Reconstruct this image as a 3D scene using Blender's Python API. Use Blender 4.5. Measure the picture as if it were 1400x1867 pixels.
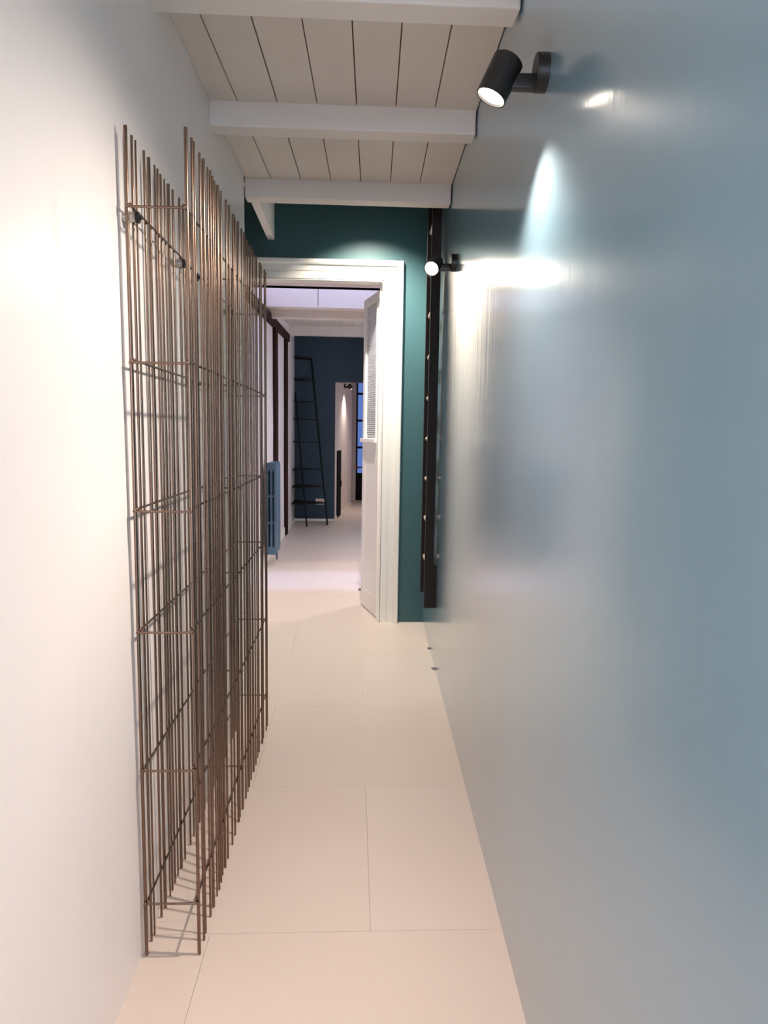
import bpy, bmesh, math, random
from mathutils import Vector, Matrix
random.seed(7)
for o in list(bpy.data.objects): bpy.data.objects.remove(o)
SC = bpy.context.scene
COL = SC.collection

# ------------------------------------------------------------------ camera
F = 1240.0
EYE = Vector((0, 0, 1.4))
fw = Vector((646-700, -(791-933.5), -F)).normalized()
upv = Vector((.0155, 1, 0)); upv.z = -(fw.x*upv.x + fw.y*upv.y)/fw.z; upv.normalize()
rt = fw.cross(upv)
cam = bpy.data.cameras.new('camera'); co = bpy.data.objects.new('camera', cam); COL.objects.link(co)
M3 = Matrix((rt, fw, upv))
co.matrix_world = Matrix.Translation(EYE) @ M3.to_4x4()
cam.sensor_fit = 'VERTICAL'; cam.sensor_height = 36.0; cam.lens = 36.0*F/1867
cam.clip_start = .05; cam.clip_end = 100
SC.camera = co

# ------------------------------------------------------------------ sky, sun, exposure
W = bpy.data.worlds.new('sky'); SC.world = W; W.use_nodes = True
bg = W.node_tree.nodes['Background']
bg.inputs[0].default_value = (.74, .84, 1.0, 1); bg.inputs[1].default_value = 7.0
sun = bpy.data.lights.new('sun', 'SUN'); sun.energy = 2.6; sun.angle = math.radians(3); sun.color = (.32, .50, 1.0)
so = bpy.data.objects.new('sun', sun); COL.objects.link(so)
so.rotation_euler = Vector((0, -.13, -1)).to_track_quat('-Z', 'Y').to_euler(); so.location = (0, 7, 6)
VS = SC.view_settings
VS.view_transform = 'Standard'; VS.look = 'None'; VS.gamma = 1; VS.use_curve_mapping = False
VS.exposure = 0.58
LAMP_W = 40.0        # beam of one wall spotlight
LENS = 9.0         # glow of the lens disc
WASH_W = 20.0         # narrow beam down the wall
WARM = (1.0, .87, .76)

# ------------------------------------------------------------------ materials
def lin(r, g, b):
    f = lambda c: (c/255/12.92 if c/255 <= .04045 else ((c/255+.055)/1.055)**2.4)
    return (f(r), f(g), f(b), 1)
def mat(name, col, rough=.5, metal=0, spec=.5, noise=None, bump=None, aniso=0, coat=0, coat_r=.1):
    """noise=(scale xyz, amount) tints the colour; bump=(scale xyz, strength, distance)"""
    m = bpy.data.materials.new(name); m.use_nodes = True
    nt = m.node_tree; b = nt.nodes['Principled BSDF']
    b.inputs['Base Color'].default_value = col; b.inputs['Roughness'].default_value = rough
    b.inputs['Metallic'].default_value = metal; b.inputs['Specular IOR Level'].default_value = spec
    b.inputs['Coat Weight'].default_value = coat; b.inputs['Coat Roughness'].default_value = coat_r
    tc = nt.nodes.new('ShaderNodeTexCoord')
    def tex(scale, detail=4):
        mp = nt.nodes.new('ShaderNodeMapping'); mp.inputs['Scale'].default_value = scale
        nt.links.new(tc.outputs['Object'], mp.inputs['Vector'])
        n = nt.nodes.new('ShaderNodeTexNoise'); n.inputs['Scale'].default_value = 1; n.inputs['Detail'].default_value = detail
        nt.links.new(mp.outputs['Vector'], n.inputs['Vector']); return n
    if noise:
        n = tex(noise[0]); mx = nt.nodes.new('ShaderNodeMix'); mx.data_type = 'RGBA'
        a = noise[1]
        mx.inputs[6].default_value = tuple(c*(1-a) for c in col[:3])+(1,)
        mx.inputs[7].default_value = tuple(min(1, c*(1+a)) for c in col[:3])+(1,)
        nt.links.new(n.outputs['Fac'], mx.inputs[0]); nt.links.new(mx.outputs[2], b.inputs['Base Color'])
    if bump:
        n = tex(bump[0], bump[3] if len(bump) > 3 else 3); bp = nt.nodes.new('ShaderNodeBump')
        bp.inputs['Strength'].default_value = bump[1]; bp.inputs['Distance'].default_value = bump[2]
        nt.links.new(n.outputs['Fac'], bp.inputs['Height'])
        for k in ('Normal', 'Coat Normal'): nt.links.new(bp.outputs['Normal'], b.inputs[k])
    return m
def emit(name, col, s):
    m = bpy.data.materials.new(name); m.use_nodes = True; nt = m.node_tree; nt.nodes.clear()
    e = nt.nodes.new('ShaderNodeEmission'); e.inputs[0].default_value = (*col, 1); e.inputs[1].default_value = s
    o = nt.nodes.new('ShaderNodeOutputMaterial'); nt.links.new(e.outputs[0], o.inputs[0]); return m
def thin_glass(name, col):
    m = bpy.data.materials.new(name); m.use_nodes = True; nt = m.node_tree; nt.nodes.clear()
    t = nt.nodes.new('ShaderNodeBsdfTransparent'); t.inputs[0].default_value = col
    g = nt.nodes.new('ShaderNodeBsdfGlossy'); g.inputs['Roughness'].default_value = .05
    lw = nt.nodes.new('ShaderNodeLayerWeight'); lw.inputs[0].default_value = .5
    fr = nt.nodes.new('ShaderNodeMath'); fr.operation = 'POWER'; fr.inputs[1].default_value = 4
    nt.links.new(lw.outputs['Facing'], fr.inputs[0])
    mx = nt.nodes.new('ShaderNodeMixShader'); o = nt.nodes.new('ShaderNodeOutputMaterial')
    nt.links.new(fr.outputs[0], mx.inputs[0]); nt.links.new(t.outputs[0], mx.inputs[1]); nt.links.new(g.outputs[0], mx.inputs[2])
    nt.links.new(mx.outputs[0], o.inputs[0]); return m

STREAK = (1.0, 24.0, .4)
M_LEFT = mat('white_gloss_wall', lin(238, 232, 230), .34, bump=((2, 30, .8), .10, .01), spec=.5)
M_RIGHT = mat('bluegrey_gloss_wall', lin(120, 154, 172), .29, bump=(STREAK, .05, .01, 2), spec=.5, noise=((1, 14, .5), .03), coat=1, coat_r=.14)
M_TEAL = mat('teal_wall', lin(53, 89, 93), .5, noise=((3, 3, 3), .06))
M_NAVY = mat('navy_wall', lin(40, 60, 75), .6, noise=((3, 3, 3), .10))
M_WHITE = mat('white_wall', lin(226, 218, 216), .6, noise=((2, 2, 2), .03))
M_TRIM = mat('white_gloss_paint', lin(240, 236, 228), .35, noise=((4, 4, 4), .02))
M_DOOR = mat('white_door_paint', lin(232, 228, 228), .4, noise=((4, 4, 4), .02))
M_PLANK = mat('whitewashed_plank', lin(226, 215, 204), .6, noise=((9, 1.2, 9), .05), bump=((60, 5, 60), .15, .003))
M_BEAM = mat('whitewashed_beam', lin(226, 217, 208), .6, noise=((1.5, 10, 10), .04), bump=((5, 50, 50), .15, .003))
M_GAP = mat('brown_gap', lin(112, 76, 52), .9, noise=((5, 5, 5), .2))
M_TILE = mat('beige_tile', lin(207, 195, 186), .42, noise=((2.2, 2.2, 1), .035), bump=((25, 25, 5), .05, .003))
M_TILE2 = mat('beige_tile_warm', lin(206, 193, 183), .42, noise=((2.2, 2.2, 1), .035), bump=((25, 25, 5), .05, .003))
M_GROUT = mat('grout', lin(203, 190, 180), .8, noise=((9, 9, 9), .1))
M_STEEL = mat('raw_steel', lin(126, 104, 91), .26, metal=1, noise=((30, 30, 4), .22))
M_STUD = mat('brushed_steel', lin(180, 175, 168), .3, metal=1, noise=((30, 30, 30), .1))
M_BLACK = mat('black_lamp_metal', lin(26, 25, 25), .45, noise=((20, 20, 20), .1))
M_RUBBER = mat('black_rubber', lin(18, 17, 17), .6, noise=((20, 20, 20), .1))
M_LENS = emit('lens_glow', (1, .88, .74), LENS)
M_LADDER = mat('dark_ladder_wood', lin(30, 22, 20), .75, noise=((14, 14, 2), .35), bump=((60, 60, 6), .3, .004))
M_RUNG = mat('worn_rung_wood', lin(176, 160, 148), .6, noise=((20, 6, 20), .2))
M_TIMBER = mat('dark_timber', lin(48, 28, 24), .8, spec=.15, noise=((10, 10, 2), .35), bump=((30, 30, 4), .5, .01))
M_RAD = mat('blue_grey_enamel', lin(72, 100, 124), .45, noise=((12, 12, 12), .06))
M_IRON = mat('black_iron', lin(14, 15, 18), .6, spec=.2, noise=((12, 12, 12), .1))
M_PLATE = mat('white_plastic', lin(228, 224, 216), .4, noise=((12, 12, 12), .02))
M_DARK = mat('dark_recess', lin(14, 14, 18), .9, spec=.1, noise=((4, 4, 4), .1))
M_COPPER = mat('brown_wood_grip', lin(122, 64, 48), .4, noise=((30, 30, 8), .2))
M_PANE = thin_glass('blue_pane', (.12, .15, .225, 1))  # dim dusk sky put into the glass colour, since the sky itself is bright
M_SKYL = thin_glass('skylight_pane', (.58, .56, .62, 1))
M_CLEAR = thin_glass('clear_pane', (.95, .97, 1, 1))
M_SLAT = mat('louvre_white', lin(228, 230, 238), .4, noise=((4, 4, 4), .02))
M_SOCK = mat('socket_insert', lin(214, 150, 130), .4, noise=((30, 30, 30), .05))

# ------------------------------------------------------------------ mesh helpers
class MB:
    def __init__(s): s.bm = bmesh.new()
    def box(s, x0, x1, y0, y1, z0, z1, bev=0):
        r = bmesh.ops.create_cube(s.bm, size=1)
        vs = r['verts']
        for v in vs:
            v.co = Vector((x0+(v.co.x+.5)*(x1-x0), y0+(v.co.y+.5)*(y1-y0), z0+(v.co.z+.5)*(z1-z0)))
        if bev:
            es = list({e for v in vs for e in v.link_edges})
            bmesh.ops.bevel(s.bm, geom=es, offset=bev, segments=2, affect='EDGES', profile=.6)
        return s
    def hexa(s, pts):                       # 8 points: bottom ring, top ring
        v = [s.bm.verts.new(p) for p in pts]
        for f in ((3,2,1,0),(4,5,6,7),(0,1,5,4),(1,2,6,5),(2,3,7,6),(3,0,4,7)): s.bm.faces.new([v[i] for i in f])
        return s
    def prism(s, poly, z0, z1):             # polygon in XY
        a = [s.bm.verts.new((x, y, z0)) for x, y in poly]; b = [s.bm.verts.new((x, y, z1)) for x, y in poly]
        n = len(poly); s.bm.faces.new(a[::-1]); s.bm.faces.new(b)
        for i in range(n): s.bm.faces.new((a[i], a[(i+1) % n], b[(i+1) % n], b[i]))
        return s
    def cyl(s, p, q, r, n=10, r2=None, bev=0):
        p, q = Vector(p), Vector(q); d = q-p
        m = Matrix.Translation((p+q)/2) @ d.to_track_quat('Z', 'Y').to_matrix().to_4x4()
        g = bmesh.ops.create_cone(s.bm, cap_ends=True, segments=n, radius1=r, radius2=r if r2 is None else r2, depth=d.length, matrix=m)
        if bev:
            es = [e for v in g['verts'] for e in v.link_edges if len([f for f in e.link_faces if len(f.verts) == n]) == 1]
            bmesh.ops.bevel(s.bm, geom=list(set(es)), offset=bev, segments=2, affect='EDGES')
        return s
    def ball(s, c, r):
        bmesh.ops.create_icosphere(s.bm, subdivisions=1, radius=r, matrix=Matrix.Translation(c)); return s
    def lathe(s, prof, m=Matrix.Identity(4), n=24):   # prof: (r, z) list, revolved about local Z
        rings = []
        for r, z in prof:
            if r < 1e-6: rings.append([s.bm.verts.new(m @ Vector((0, 0, z)))])
            else: rings.append([s.bm.verts.new(m @ Vector((r*math.cos(2*math.pi*k/n), r*math.sin(2*math.pi*k/n), z))) for k in range(n)])
        for a, b in zip(rings, rings[1:]):
            for k in range(n):
                k2 = (k+1) % n
                if len(a) == 1: s.bm.faces.new((a[0], b[k2], b[k]))
                elif len(b) == 1: s.bm.faces.new((a[k], a[k2], b[0]))
                else: s.bm.faces.new((a[k], a[k2], b[k2], b[k]))
        return s
    def mesh(s, name, m, smooth=None):
        bmesh.ops.recalc_face_normals(s.bm, faces=s.bm.faces[:])
        me = bpy.data.meshes.new(name); s.bm.to_mesh(me); s.bm.free(); me.materials.append(m)
        if smooth:
            for p in me.polygons: p.use_smooth = True
            me.set_sharp_from_angle(angle=math.radians(smooth))
        return me
    def build(s, name, m, parent=None, smooth=None): return link(name, s.mesh(name, m, smooth), parent)
def link(name, data, parent=None, mw=None):
    o = bpy.data.objects.new(name, data); COL.objects.link(o)
    if parent is not None: o.parent = parent
    if mw is not None: o.matrix_local = mw
    return o
def struct(o): o['kind'] = 'structure'; return o
def tag(o, label, cat, group=None):
    o['label'] = label; o['category'] = cat
    if group: o['group'] = group
    return o
def empty(name, loc, rz=0):
    o = bpy.data.objects.new(name, None); COL.objects.link(o); o.location = loc; o.rotation_euler = (0, 0, rz)
    o.empty_display_size = .05; return o

# ================================================================== the setting
def xl(z): return -.553 - .006*z                       # corridor, white wall
def xr(y): return .427 + .0295*(y-1.464)               # corridor, blue wall
DW = 4.976                                             # teal wall with the double doorway
# --- floor: slab + tiles
fl = struct(MB().box(-2.6, 2.6, -4.2, 15.2, -.12, -.004).build('floor', M_GROUT))
P = .8; PX = .9
tile_me = [MB().box(-PX/2+.0005, PX/2-.0005, -P/2+.0005, P/2-.0005, -.012, 0, .0003).mesh('tile', m) for m in (M_TILE, M_TILE2)]
tc = 0
for j in range(-7, 17):
    y = 1.78 + P*(j+.5)
    for i in range(-3, 4):
        x = -.39 + PX*(i+.5) + (0 if j % 2 else PX/2)
        if y > 11.2 and (x < -1.2 or x > 1.4): continue
        if -1.2 < y < 3.4 and abs(x) > 1.2: continue
        link('tile', tile_me[(i*3+j*5+(i*j) % 2) % 2], fl, Matrix.Translation((x, y, 0))); tc += 1

# --- corridor walls
b = MB(); z1 = 2.95
b.hexa([(-.80, -1, -.01), (xl(0), -1, -.01), (xl(0), 3.62, -.01), (-.80, 3.62, -.01),
        (-.80, -1, z1), (xl(z1), -1, z1), (xl(z1), 3.62, z1), (-.80, 3.62, z1)])
struct(b.build('wall_left', M_LEFT))
b = MB(); z1 = 3.7
b.hexa([(xr(-1), -1, -.01), (xr(-1)+.14, -1, -.01), (xr(5.1)+.14, 5.1, -.01), (xr(5.1), 5.1, -.01),
        (xr(-1), -1, z1), (xr(-1)+.14, -1, z1), (xr(5.1)+.14, 5.1, z1), (xr(5.1), 5.1, z1)])
struct(b.build('wall_right', M_RIGHT))
# white bulkhead above the side opening, loft shell
struct(MB().box(-.62, -.572, 3.62, DW, 2.742, 3.72).build('wall_bulkhead', M_WHITE))
struct(MB().box(-2.0, -1.8, 3.3, 5.3, -.01, 3.72).build('wall_side', M_WHITE))
struct(MB().box(-1.82, -.79, 3.3, 3.5, -.01, 3.72).build('wall_side_return', M_WHITE))
struct(MB().box(-2.0, 1.0, 3.5, 5.3, 3.7, 3.85).build('ceiling_loft', M_WHITE))
# teal wall
b = MB(); OX0, OX1, OZ = -.82, .2, 2.478; TH = .1
b.box(-1.9, OX0, DW, DW+TH, -.01, 3.75).box(OX1, 2.0, DW, DW+TH, -.01, 3.75).box(OX0, OX1, DW, DW+TH, OZ, 3.75)
struct(b.build('wall_teal', M_TEAL))
# casing round the doorway: stepped profile
PROF = [(0, 0), (.004, -.020), (.046, -.021), (.049, -.014), (.056, -.014), (.060, -.022), (.098, -.023), (.102, -.038), (.108, -.042), (.130, -.042), (.135, -.037), (.139, 0)]
m = MB(); rings = []
for a, d in PROF:
    y = DW+d if d else DW+.002
    rings.append([m.bm.verts.new(p) for p in ((OX0-a, y, 0), (OX0-a, y, OZ+a), (OX1+a, y, OZ+a), (OX1+a, y, 0))])
for r, q in zip(rings, rings[1:]):
    for k in range(3): m.bm.faces.new((r[k], r[k+1], q[k+1], q[k]))
m.bm.faces.new([r[0] for r in rings]); m.bm.faces.new([r[3] for r in rings])
struct(m.build('trim_1', M_TRIM))
b = MB().box(OX1-.010, OX1, DW-.016, DW+TH, 0, OZ, .002).box(OX0, OX0+.010, DW-.016, DW+TH, 0, OZ, .002).box(OX0, OX1, DW-.016, DW+TH, OZ-.006, OZ, .002)
b.box(OX1-.026, OX1-.009, DW+.04, DW+TH, 0, OZ-.006, .002)
struct(b.build('trim_2', M_TRIM))

# --- corridor ceiling: planks parallel to the blue wall, beams across
def zc(y): return 2.664 + .028*(y-2.8)
cl = struct(MB().hexa([(-.78, -1, zc(-1)+.007), (xr(-1)+.1, -1, zc(-1)+.007), (xr(3.76)+.1, 3.76, zc(3.76)+.007), (-.78, 3.76, zc(3.76)+.007),
                (-.78, -1, 3.0), (xr(-1)+.1, -1, 3.0), (xr(3.76)+.1, 3.76, 3.72), (-.78, 3.76, 3.72)]).build('ceiling', M_GAP))
edges = [-.5745] + [-.462+.1525*k for k in range(6)] + [.465]
for k in range(7):
    a, c = edges[k], edges[k+1]; g = .0022
    if k == 0: a += .004
    def X(x, y): return x + (.027*(y-2.8) if x > -.56 else 0)
    def at(y): return ((X(a, y)+g, X(c, y)-g) if k < 6 else (X(a, y)+g, xr(y)-.003))
    y0, y1 = -.98, 3.74
    l0, r0 = at(y0); l1, r1 = at(y1); dz = random.uniform(-.0015, .0015)
    MB().hexa([(l0, y0, zc(y0)+dz), (r0, y0, zc(y0)+dz), (r1, y1, zc(y1)+dz), (l1, y1, zc(y1)+dz),
               (l0, y0, zc(y0)+.03), (r0, y0, zc(y0)+.03), (r1, y1, zc(y1)+.03), (l1, y1, zc(y1)+.03)]).build('plank', M_PLANK, cl)
for yb in (-.62, .235, 1.09, 1.965, 2.80, 3.67):
    w = .088; zb = zc(yb)
    MB().box(-.573, xr(yb)-.004, yb, yb+w, zb-.092, zb+.02, .006).build('beam', M_BEAM, cl)

# --- room behind the viewpoint, with a window
rb = MB().box(-2.2, -.76, -1.15, -.98, -.01, 3.0).box(xr(-1)+.0, 2.2, -1.15, -.98, -.01, 3.0).box(xl(0)-.3, .7, -1.15, -.98, 2.60, 3.0)
struct(rb.build('wall_entry', M_WHITE))
struct(MB().box(-2.3, -2.1, -4.1, -1, -.01, 3.0).build('wall_entry_left', M_WHITE))
struct(MB().box(2.1, 2.3, -4.1, -1, -.01, 3.0).build('wall_entry_right', M_WHITE))
struct(MB().box(-2.3, 2.3, -4.1, -1, 2.9, 3.05).build('ceiling_entry', M_WHITE))
wb = MB().box(-2.2, -1.4, -4.1, -3.9, -.01, 3.0).box(1.4, 2.2, -4.1, -3.9, -.01, 3.0).box(-1.4, 1.4, -4.1, -3.9, -.01, .5).box(-1.4, 1.4, -4.1, -3.9, 2.5, 3.0)
struct(wb.build('wall_back', M_WHITE))
def window(name, x0, x1, y, z0, z1, n):
    w = struct(MB().box(x0, x1, y-.03, y+.03, z0, z0+.06, .005).box(x0, x1, y-.03, y+.03, z1-.06, z1, .005).build(name, M_TRIM))
    for k in range(n+1):
        x = x0+(x1-x0-.06)*k/n
        MB().box(x, x+.06, y-.028, y+.028, z0+.06, z1-.06, .005).build('mullion', M_TRIM, w)
    for k in range(n):
        u = x0+(x1-x0-.06)*k/n+.06; v = x0+(x1-x0-.06)*(k+1)/n
        MB().box(u, v, y-.003, y+.003, z0+.06, z1-.06).build('pane', M_CLEAR, w)
window('window_1', -1.4, 1.4, -4.0, .5, 2.5, 3)

# --- second room
R0, R1, YN = DW+TH, 10.9, 10.9
struct(MB().box(-1.2, -.95, R0-.02, YN+.1, -.01, 3.75).build('wall_timbered', M_WHITE))
V0, V1 = 8.3, 9.1
b = MB().box(1.6, 1.8, R0-.02, V0, -.01, 3.75).box(1.6, 1.8, V1, YN+.2, -.01, 3.75).box(1.6, 1.8, V0, V1, -.01, .8).box(1.6, 1.8, V0, V1, 2.3, 3.75)
struct(b.build('wall_room_right', M_WHITE))
w = struct(MB().box(1.67, 1.73, V0, V1, .8, .86).box(1.67, 1.73, V0, V1, 2.24, 2.3).build('window_2', M_TRIM))
for k in range(3): MB().box(1.67, 1.73, V0+.37*k, V0+.06+.37*k, .86, 2.24, .004).build('mullion', M_TRIM, w)
for k in range(2): MB().box(1.697, 1.703, V0+.06+.37*k, V0+.37+.37*k, .86, 2.24).build('pane', M_CLEAR, w)
def zc2(y): return 2.70 + .085*(y-7.3)
S0, S1 = 6.38, 7.3
def slab(name, y0, y1, zf, m):
    return struct(MB().hexa([(-1.1, y0, zf(y0)+.028), (1.75, y0, zf(y0)+.028), (1.75, y1, zf(y1)+.028), (-1.1, y1, zf(y1)+.028),
              (-1.1, y0, zf(y0)+.2), (1.75, y0, zf(y0)+.2), (1.75, y1, zf(y1)+.2), (-1.1, y1, zf(y1)+.2)]).build(name, m))
c2 = slab('ceiling_room', S1+.03, YN+.1, zc2, M_GAP)
k = 0
while True:
    x = -.948 + .152*k; k += 1
    if x > 1.59: break
    x1 = min(x+.152, 1.598)
    MB().hexa([(x+.0018, S1+.03, zc2(S1+.03)), (x1-.0018, S1+.03, zc2(S1+.03)), (x1-.0018, YN-.002, zc2(YN)), (x+.0018, YN-.002, zc2(YN)),
               (x+.0018, S1+.03, zc2(S1)+.03), (x1-.0018, S1+.03, zc2(S1)+.03), (x1-.0018, YN-.002, zc2(YN)+.03), (x+.0018, YN-.002, zc2(YN)+.03)]).build('plank', M_PLANK, c2)
for yb in (7.62, 10.15):
    MB().box(-.947, 1.597, yb, yb+.1, zc2(yb)-.085 - (.045 if yb > 9 else 0), zc2(yb)+.02, .005).build('beam', M_BEAM, c2)
struct(MB().box(-1.1, 1.75, R0-.05, S0, 2.70, 2.9).build('ceiling_lobby', M_WHITE))
# skylight well
sk = struct(MB().box(-1.1, 1.75, S1+.02, S1+.14, zc2(S1)+.03, 3.5).build('wall_skylight', M_DARK))
MB().box(-.948, -.394, S1, S1+.02, zc2(S1), 3.44, .001).build('panel', M_WHITE, sk)
MB().box(-.388, 1.598, S1, S1+.02, zc2(S1), 3.44, .001).build('panel', M_WHITE, sk)
struct(MB().box(-1.1, 1.75, S0-.1, S0, 2.7, 3.5).build('wall_skylight_near', M_WHITE))
w = struct(MB().box(-1.1, -.90, S0-.1, S1+.1, 3.42, 3.5).box(1.55, 1.75, S0-.1, S1+.1, 3.42, 3.5).build('window_3', M_TRIM))
MB().box(-.90, 1.55, S0-.02, S1+.04, 3.45, 3.456).build('pane', M_SKYL, w)
# navy wall with the opening to the passage
b = MB().box(-1.2, -.31, YN, YN+.14, -.01, 3.75).box(.8, 1.8, YN, YN+.14, -.01, 3.75).box(-.31, .8, YN, YN+.14, 2.209, 3.75)
struct(b.build('wall_navy', M_NAVY))
struct(MB().box(-.948, -.31, YN-.012, YN, 0, .035, .002).build('baseboard_navy', M_TRIM))
# dark timber frame on the left wall
def timber(name, y0, y1, z0, z1, pr=.035):
    m = MB(); n = 9
    if z1-z0 > y1-y0:
        zs = [z0+(z1-z0)*k/n for k in range(n+1)]; r = [(random.uniform(-.018, .018), random.uniform(-.018, .018)) for _ in zs]
        for k in range(n):
            (a, c), (d, e) = r[k], r[k+1]
            m.hexa([(-.951, y0+a, zs[k]), (-.95+pr, y0+a, zs[k]), (-.95+pr, y1+c, zs[k]), (-.951, y1+c, zs[k]),
                    (-.951, y0+d, zs[k+1]), (-.95+pr, y0+d, zs[k+1]), (-.95+pr, y1+e, zs[k+1]), (-.951, y1+e, zs[k+1])])
    else: m.box(-.951, -.95+pr, y0, y1, z0, z1, .004)
    return struct(m.build(name, M_TIMBER))
timber('trim_3', 8.05, 8.30, 0, 2.60); timber('trim_4', 9.28, 9.52, 0, 2.66)
struct(MB().hexa([(-.951, 5.3, 2.50), (-.912, 5.3, 2.50), (-.912, 9.75, 2.66), (-.951, 9.75, 2.66), (-.951, 5.3, 2.60), (-.912, 5.3, 2.60), (-.912, 9.75, 2.76), (-.951, 9.75, 2.76)]).build('trim_5', M_TIMBER))
struct(MB().box(-.95, -.935, 8.32, 9.26, 0, .12, .004).box(-.95, -.935, 5.3, 8.03, 0, .12, .004).box(-.95, -.935, 9.55, 10.88, 0, .06, .004).build('baseboard_left', M_TRIM))
# --- passage beyond
A, B_ = Vector((-.31, YN+.14)), Vector((-.05, 13.38)); dr = (B_-A).normalized(); nr = Vector((dr.y, -dr.x))   # nr points into the passage
def onw(s, off, z): p = A+dr*s+nr*off; return (p.x, p.y, z)
LW = (B_-A).length
def wbox(m, s0, s1, o0, o1, z0, z1):
    return m.hexa([onw(s0, o0, z0), onw(s0, o1, z0), onw(s1, o1, z0), onw(s1, o0, z0), onw(s0, o0, z1), onw(s0, o1, z1), onw(s1, o1, z1), onw(s1, o0, z1)])
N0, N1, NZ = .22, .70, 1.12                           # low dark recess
m = MB(); wbox(m, 0, LW, -.3, 0, -.01, 2.75)
struct(m.build('wall_passage', M_WHITE))
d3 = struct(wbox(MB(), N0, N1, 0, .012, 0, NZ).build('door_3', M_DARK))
wbox(MB(), N1-.08, N1-.05, .011, .03, .5, .6).build('handle', M_IRON, d3)
m = MB(); wbox(m, 0, N0, 0, .01, 0, .05); wbox(m, N1, LW, 0, .01, 0, .05); struct(m.build('baseboard_passage', M_TRIM))
struct(MB().box(-.9, -.7, 13, 14.7, -.01, 2.75).build('wall_nook', M_WHITE))
struct(MB().box(-.9, -.3, 13.0, 13.2, -.01, 2.75).build('wall_nook_return', M_WHITE))
GD = 14.4
struct(MB().box(-.9, .035, GD, GD+.15, -.01, 2.75).box(.9, 1.1, GD, GD+.15, -.01, 2.75).box(.035, .9, GD, GD+.15, 2.5, 2.75).build('wall_end', M_WHITE))
struct(MB().box(.95, 1.1, YN+.1, GD+.1, -.01, 2.75).build('wall_passage_right', M_WHITE))
struct(MB().box(-1.0, 1.1, YN+.1, GD+.15, 2.6, 2.8).build('ceiling_passage', M_WHITE))
struct(MB().box(-.7, .035, GD-.012, GD, 0, .05).build('baseboard_end', M_TRIM))
# glazed dark metal door at the end
d2 = struct(MB().box(.035, .07, GD+.02, GD+.07, 0, 2.5, .003).box(.865, .9, GD+.02, GD+.07, 0, 2.5, .003).box(.07, .865, GD+.02, GD+.07, 2.46, 2.5, .003).build('door_2', M_IRON))
MB().box(.07, .865, GD+.025, GD+.06, 0, .58, .003).build('door_panel', M_IRON, d2)
zs = [.58, 1.116, 1.677, 2.234]
for z in zs[1:]: MB().box(.07, .865, GD+.022, GD+.066, z-.022, z+.022, .003).build('glazing_bar', M_IRON, d2)
MB().box(.45, .49, GD+.021, GD+.067, .58, 2.46, .003).build('glazing_bar', M_IRON, d2)
for i, z0 in enumerate(zs):
    z1 = (zs+[2.46])[i+1]
    for x0, x1 in ((.07, .45), (.49, .865)): MB().box(x0, x1, GD+.04, GD+.046, z0, z1).build('pane', M_PANE, d2)
pb = MB().cyl((.06, GD-.05, .70), (.22, GD-.05, .70), .013, 10).cyl((.08, GD-.05, .70), (.08, GD+.03, .70), .009, 8).cyl((.20, GD-.05, .70), (.20, GD+.03, .70), .009, 8).build('pull_bar', M_IRON, d2)
for x in (.058, .222):
    MB().lathe([(0, -.085), (.014, -.06), (.024, 0), (.016, .055), (0, .085)], Matrix.Translation((x, GD-.05, .70)), 10).build('grip', M_COPPER, pb, 60)

# --- open door leaf of the doorway (hinged on the blue-wall side)
hx, hy = .183, DW+.075; ex, ey = .066, 5.50
ang = math.atan2(ey-hy, ex-hx); Ld = math.hypot(ex-hx, ey-hy)
d1 = struct(empty('door_1', (hx, hy, 0), ang))         # local x along the leaf, local +y is the corridor-left face
D0, D1, HT = 0.0, -.04, 2.44
def leaf(name, x0, x1, z0, z1, y0=D1, y1=D0, m=M_DOOR, bev=.003): return MB().box(x0, x1, y0, y1, z0, z1, bev).build(name, m, d1)
sw = .085
leaf('stile', 0, sw, .008, HT); leaf('stile', Ld-sw, Ld, .008, HT)
leaf('rail', sw, Ld-sw, HT-.07, HT); leaf('rail', sw, Ld-sw, 1.27, 1.37); leaf('rail', sw, Ld-sw, .008, .16)
leaf('lower_panel', sw-.004, Ld-sw+.004, .155, 1.275, D1+.002, D0-.002)
leaf('sill', sw-.02, Ld+.002, 1.335, 1.365, D0-.01, D0+.022)
m = MB(); n = 62
for k in range(n):
    z = 1.375+(HT-.075-1.375)*(k+.5)/n
    m.hexa([(sw, -.026, z-.006), (Ld-sw, -.026, z-.006), (Ld-sw, -.010, z+.004), (sw, -.010, z+.004),
            (sw, -.026, z-.003), (Ld-sw, -.026, z-.003), (Ld-sw, -.010, z+.007), (sw, -.010, z+.007)])
lo = m.build('louvre_slats', M_SLAT, d1); lo['kind'] = 'stuff'
leaf('back_pane', sw, Ld-sw, 1.37, HT-.07, -.036, -.032, M_SLAT, 0)
leaf('beading', sw-.014, sw, 1.365, HT-.06, D0-.002, D0+.008, M_TRIM); leaf('beading', Ld-sw, Ld-sw+.014, 1.365, HT-.06, D0-.002, D0+.008, M_TRIM); leaf('beading', sw-.014, Ld-sw+.014, HT-.075, HT-.06, D0-.002, D0+.008, M_TRIM)

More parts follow.
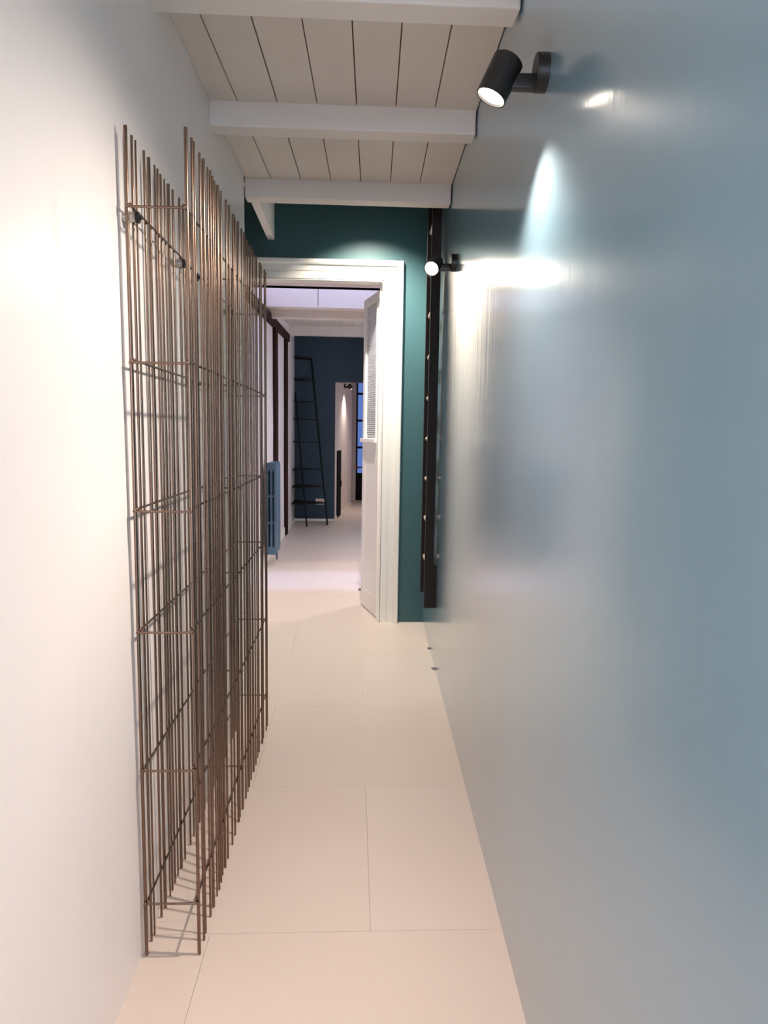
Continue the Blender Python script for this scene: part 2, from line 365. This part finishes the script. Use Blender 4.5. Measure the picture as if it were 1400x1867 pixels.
# ================================================================== things
# --- lattice of steel rods along the white wall
sc = empty('steel_rod_screen', (-.47, 2.42, 0))
tag(sc, 'tall lattice screen of raw brown steel rods standing along the white wall', 'screen')
inv = Matrix.Translation((.47, -2.42, 0))
XI, XO, TOP = -.543, -.402, 2.105
RY = [1.704, 1.756, 1.781, 1.848, 1.888, 1.938, 1.966, 2.001, 2.036, 2.073, 2.121, 2.196, 2.25, 2.334, 2.365, 2.416, 2.492, 2.538, 2.579, 2.635, 2.702, 2.764, 2.824, 2.87, 2.962, 3.012, 3.093, 3.143]
thick = {0, 4, 9, 13, 15, 20, 24, 27}; fine = {2, 5, 8, 14, 17, 22, 25}
def rodmesh(r):
    return MB().cyl((0, 0, 0), (0, 0, TOP), r, 8, bev=r*.25).mesh('rod', M_STEEL, 50)
RM = {k: rodmesh(r) for k, r in (('t', .0047), ('m', .0034), ('f', .0026))}
for i, y in enumerate(RY):
    for X0 in (XI, XO):
        me = RM['t' if i in thick else 'f' if i in fine else 'm']
        link('rod', me, sc, inv @ Matrix.Translation((X0+random.uniform(-.0015, .0015), y, random.uniform(0, .003))))
LEV = [1.93, 1.569, 1.207, .899, .531, .160]
for z in LEV:
    for X0, s in ((XI, 1), (XO, -1)):
        x = X0+s*.0072
        o = MB().cyl((x, RY[0]-.004, z), (x, RY[-1]+.004, z), .0031, 8).ball((x, RY[0], z), .0055).ball((x, RY[-1], z), .005).build('long_bar', M_STEEL, sc, 50); o.matrix_local = inv
    for y in (RY[0]-.0075, 2.448, RY[-1]+.006):
        o = MB().cyl((XI-.002, y, z-.006), (XO+.002, y, z-.006), .003, 8).ball((XI+.004, y, z-.004), .0048).ball((XO-.004, y, z-.004), .0048).build('cross_bar', M_STEEL, sc, 50); o.matrix_local = inv
for y in (1.742, 2.19, 2.37, 3.04):
    zz = 1.912
    f = MB().cyl((xl(zz)+.0008, y, zz), (-.533, y, zz), .0125, 20, bev=.001).build('wall_standoff', M_STUD, sc, 40); f.matrix_local = inv
    g = MB().cyl((-.533, y, zz), (-.525, y, zz), .0135, 20, bev=.001).cyl((-.525, y, zz), (-.519, y, zz), .005, 10).build('clamp_cap', M_RUBBER, f, 40)

# --- wall spotlights
def spotlight(name, label, loc, rz, tilt=25, beam=LAMP_W, wash=WASH_W, group='black wall spotlights', axis=None):
    """mount centre on the wall, local +X points into the room"""
    e = empty(name, loc, rz); tag(e, label, 'spotlight', group)
    pl = MB().cyl((-.003, 0, 0), (.027, 0, 0), .041, 28, bev=.002).build('wall_plate', M_BLACK, e, 40)
    for a in (62, -62):
        c, s_ = math.cos(math.radians(a)), math.sin(math.radians(a))
        MB().cyl((.014, -.0405*c, .0405*s_), (.014, -.0425*c, .0425*s_), .003, 8).build('screw', M_STUD, pl, 40)
    MB().box(.018, .098, -.013, .013, -.038, -.006, .004).build('arm', M_BLACK, e, 40)
    t = math.radians(tilt)
    ax = Vector(axis or (math.sin(t), 0, -math.cos(t))).normalized()
    hc = Vector((.107, 0, -.014))
    m = Matrix.Translation(hc) @ ax.to_track_quat('Z', 'Y').to_matrix().to_4x4()
    r, h = .036, .046
    MB().lathe([(0, -h), (r-.004, -h), (r, -h+.004), (r, h), (r-.003, h), (r-.003, h-.007), (0, h-.008)], m, 32).build('lamp_housing', M_BLACK, e, 40)
    MB().lathe([(r-.0035, h-.0055), (r*.55, h-.0035), (0, h-.002)], m, 32).build('lens', M_LENS, e, 60)
    def spot(nm, p, d, en, cone, blend, col=WARM, rad=.03):
        L = bpy.data.lights.new(nm, 'SPOT'); L.energy = en; L.spot_size = math.radians(cone); L.spot_blend = blend; L.color = col; L.shadow_soft_size = rad
        o = bpy.data.objects.new(nm, L); COL.objects.link(o); o.parent = e
        o.matrix_local = Matrix.Translation(p) @ Vector(d).to_track_quat('-Z', 'Y').to_matrix().to_4x4()
    spot('beam', hc+ax*(h+.004), ax, beam, 150, 1.0)
    if wash: spot('wall_wash', hc+ax*(h+.006), (0, 0, -1), wash, 106, .55, (1, .68, .53), .012)
    return e
def rz_right(): return math.pi - math.atan(.0295)
ZL = 2.23
def right_spot(name, label, y, **k): return spotlight(name, label, (xr(y), y, ZL), rz_right(), **k)
right_spot('wall_spotlight', 'larger black cylinder spotlight high on the blue wall close to the white beams', 1.65, beam=64)
right_spot('wall_spotlight', 'glaring black spotlight on the blue wall beside the hanging ladder', 3.39, axis=(.34, .80, -.55), wash=0, beam=6)
right_spot('wall_spotlight', 'black spotlight on the blue wall behind the viewpoint, first one back', -.09, tilt=52, beam=62)
# passage lamp
s = LW*.47; p = onw(s, 0, 2.235)
spotlight('wall_spotlight', 'tiny black spotlight on the white wall of the far passage', p, math.atan2(nr.y, nr.x), beam=50, wash=12)
# unseen lamp added on the hidden right wall to warm the second room
spotlight('wall_spotlight', 'added unseen black spotlight that warms the far room behind the open door', (1.6, 6.9, 2.2), math.pi, beam=100)
# loft lamp above the doorway, hanging from the loft ceiling
e = empty('ceiling_spotlight', (.07, 4.46, 3.7)); tag(e, 'black spotlight hanging from the loft ceiling above the doorway', 'spotlight')
MB().cyl((0, 0, -.02), (0, 0, .002), .04, 24, bev=.002).build('ceiling_rose', M_BLACK, e, 40)
MB().cyl((0, 0, -.66), (0, 0, -.018), .006, 10).build('stem', M_BLACK, e, 40)
ax = Vector((.03, .22, -1)).normalized(); hm = Matrix.Translation((0, 0, -.68)) @ ax.to_track_quat('Z', 'Y').to_matrix().to_4x4()
MB().lathe([(0, -.05), (.03, -.05), (.034, -.046), (.034, .05), (.031, .05), (.031, .04), (0, .04)], hm, 28).build('lamp_housing', M_BLACK, e, 40)
MB().lathe([(.0305, .043), (0, .045)], hm, 28).build('lens', M_LENS, e)
L = bpy.data.lights.new('beam', 'SPOT'); L.energy = 210; L.spot_size = math.radians(112); L.spot_blend = .95; L.color = (1, .90, .78); L.shadow_soft_size = .02
o = bpy.data.objects.new('beam', L); COL.objects.link(o); o.parent = e
o.matrix_local = Matrix.Translation(Vector((0, 0, -.68))+ax*.053) @ ax.to_track_quat('-Z', 'Y').to_matrix().to_4x4()

# --- old ladder hung on the blue wall
LY0, LY1, LB, LT = 4.02, 4.36, .36, 3.35
ld = empty('wooden_ladder', (xr(4.19), 4.19, LB), -math.atan(.0295)); tag(ld, 'old dark wooden ladder with worn rungs hung upright on the blue wall', 'ladder')
for y, zb in ((LY0-4.19, 0), (LY1-4.19, .02)):
    m = MB(); n = 12
    for k in range(n):
        a = random.uniform(-.001, .001)
        m.hexa([(-.072, y-.016, zb+(LT-LB-zb)*k/n), (-.018, y-.016, zb+(LT-LB-zb)*k/n), (-.018, y+.016, zb+(LT-LB-zb)*k/n), (-.072, y+.016, zb+(LT-LB-zb)*k/n),
                (-.072+a, y-.016, zb+(LT-LB-zb)*(k+1)/n), (-.018, y-.016, zb+(LT-LB-zb)*(k+1)/n), (-.018, y+.016, zb+(LT-LB-zb)*(k+1)/n), (-.072+a, y+.016, zb+(LT-LB-zb)*(k+1)/n)])
    m.build('stile', M_LADDER, ld)
k = 0
zz = .26
while zz < LT-LB-.05:
    MB().cyl((-.048, LY0-4.19-.014, zz), (-.048, LY1-4.19+.014, zz), .014, 10, r2=.013).build('rung', M_RUNG, ld, 50); zz += .252
for y in (LY0-4.19, LY1-4.19):
    for z in (.13, 2.75):
        MB().box(-.02, -.001, y-.014, y+.014, z-.13 if z < .2 else z-.02, z+.13 if z < .2 else z+.02, .002).build('wall_block', M_LADDER, ld)

# --- radiator on the timbered wall
ra = empty('radiator', (-.95, 7.0, .137)); tag(ra, 'tall blue-grey cast iron column radiator on the timbered wall', 'radiator')
def section():
    m = MB(); H = .955; x0, x1 = .053, .153; t = .021
    xs = [(x0, x0+.020), (x0+.038, x0+.062), (x0+.080, x1)]
    for u, v in xs: m.box(u, v, -t, t, .03, H-.03, .009)
    for a, c in ((0, .085), (.325, .348), (.60, .623), (H-.085, H)): m.box(x0+.003, x1-.003, -t+.003, t-.003, a, c, .012)
    for z in (.045, H-.045):
        for xx in (.081, .125):
            m.cyl((xx, -t-.004, z), (xx, t+.008, z), .016, 14, bev=.003)
        m.cyl((.103, -t-.006, z), (.103, t+.011, z), .022, 16, bev=.003)
    return m.mesh('radiator_section', M_RAD, 40)
sm = section()
for k in range(8): link('radiator_section', sm, ra, Matrix.Translation((0, .025+k*.054, 0)))
for y in (.04, .34):
    for z in (.12, .80): MB().box(.0005, .06, y, y+.03, z, z+.02, .002).build('bracket', M_RAD, ra)
MB().cyl((.103, .43, .045), (.103, .50, .045), .012, 12).cyl((.103, .50, .055), (.103, .50, -.137), .010, 12).build('pipe', M_RAD, ra, 40)

# --- corner shelf of black iron leaning by the navy wall
sh = empty('ladder_shelf', (-.70, 10.6, 0)); tag(sh, 'slim black iron ladder shelf with eight boards leaning before the navy wall', 'shelf')
iv = Matrix.Translation((.70, -10.6, 0))
def rr(z): f = z/2.56; return Vector((-.397-.290*f, 10.36+.51*f, z))          # rail away from the white wall
def rl(z): f = z/2.10; return Vector((-.700-.225*f, 10.17+.50*f, z))          # rail near the white wall
def put(o): o.matrix_local = iv; return o
put(MB().cyl(rr(0), rr(2.56), .014, 8).build('rail', M_IRON, sh, 40))
put(MB().cyl(rl(0), rl(2.02), .013, 8).build('rail', M_IRON, sh, 40))
for z in (.335, .585, .845, 1.265, 1.61, 1.885, 2.215, 2.55):
    a, c = rr(z), rl(min(z, 2.02)); 
    poly = [(a.x, a.y), (a.x, min(a.y+.05, YN-.015)), (-.936, YN-.016), (-.936, min(c.y+.02, YN-.2)), (min(c.x, -.90) if z > 1.8 else c.x, min(c.y, YN-.2))]
    put(MB().prism(poly, z-.008, z+.008).build('shelf_board', M_IRON, sh))

# --- small fittings
e = empty('wall_socket', (-.54, YN, .312)); tag(e, 'white socket plate with two reddish inserts low on the navy wall', 'socket')
MB().box(-.068, .068, -.010, .001, -.046, .046, .003).build('cover_plate', M_PLATE, e)
for x in (-.022, .024): MB().box(x-.018, x+.018, -.013, -.008, -.026, .026, .002).build('socket_insert', M_SOCK, e)
q = Vector(onw(LW*.93, 0, 1.1)); e = empty('light_switch', q, math.atan2(nr.y, nr.x)); tag(e, 'small white switch on the far passage wall at waist height', 'switch')
MB().box(-.001, .010, -.04, .04, -.06, .06, .003).build('cover_plate', M_PLATE, e); MB().box(.008, .014, -.02, .02, -.035, .035, .002).build('rocker', M_SLAT, e)
q = Vector(onw(LW*.93, 0, .32)); e = empty('wall_outlet', q, math.atan2(nr.y, nr.x)); tag(e, 'small dark outlet low on the far passage wall', 'outlet')
MB().box(-.001, .010, -.03, .03, -.045, .045, .003).build('cover_plate', M_PLATE, e); MB().cyl((.008, 0, 0), (.013, 0, 0), .02, 12).build('socket_insert', M_DARK, e)
e = empty('door_stop', (.064, 6.0, 0)); tag(e, 'tiny steel door stop on the floor beside the open white door', 'door stop')
MB().cyl((0, 0, 0), (0, 0, .022), .013, 14, bev=.002).build('base', M_STUD, e, 40); MB().cyl((0, 0, .006), (0, 0, .016), .0150, 14, bev=.002).build('rubber_ring', M_RUBBER, e, 40)
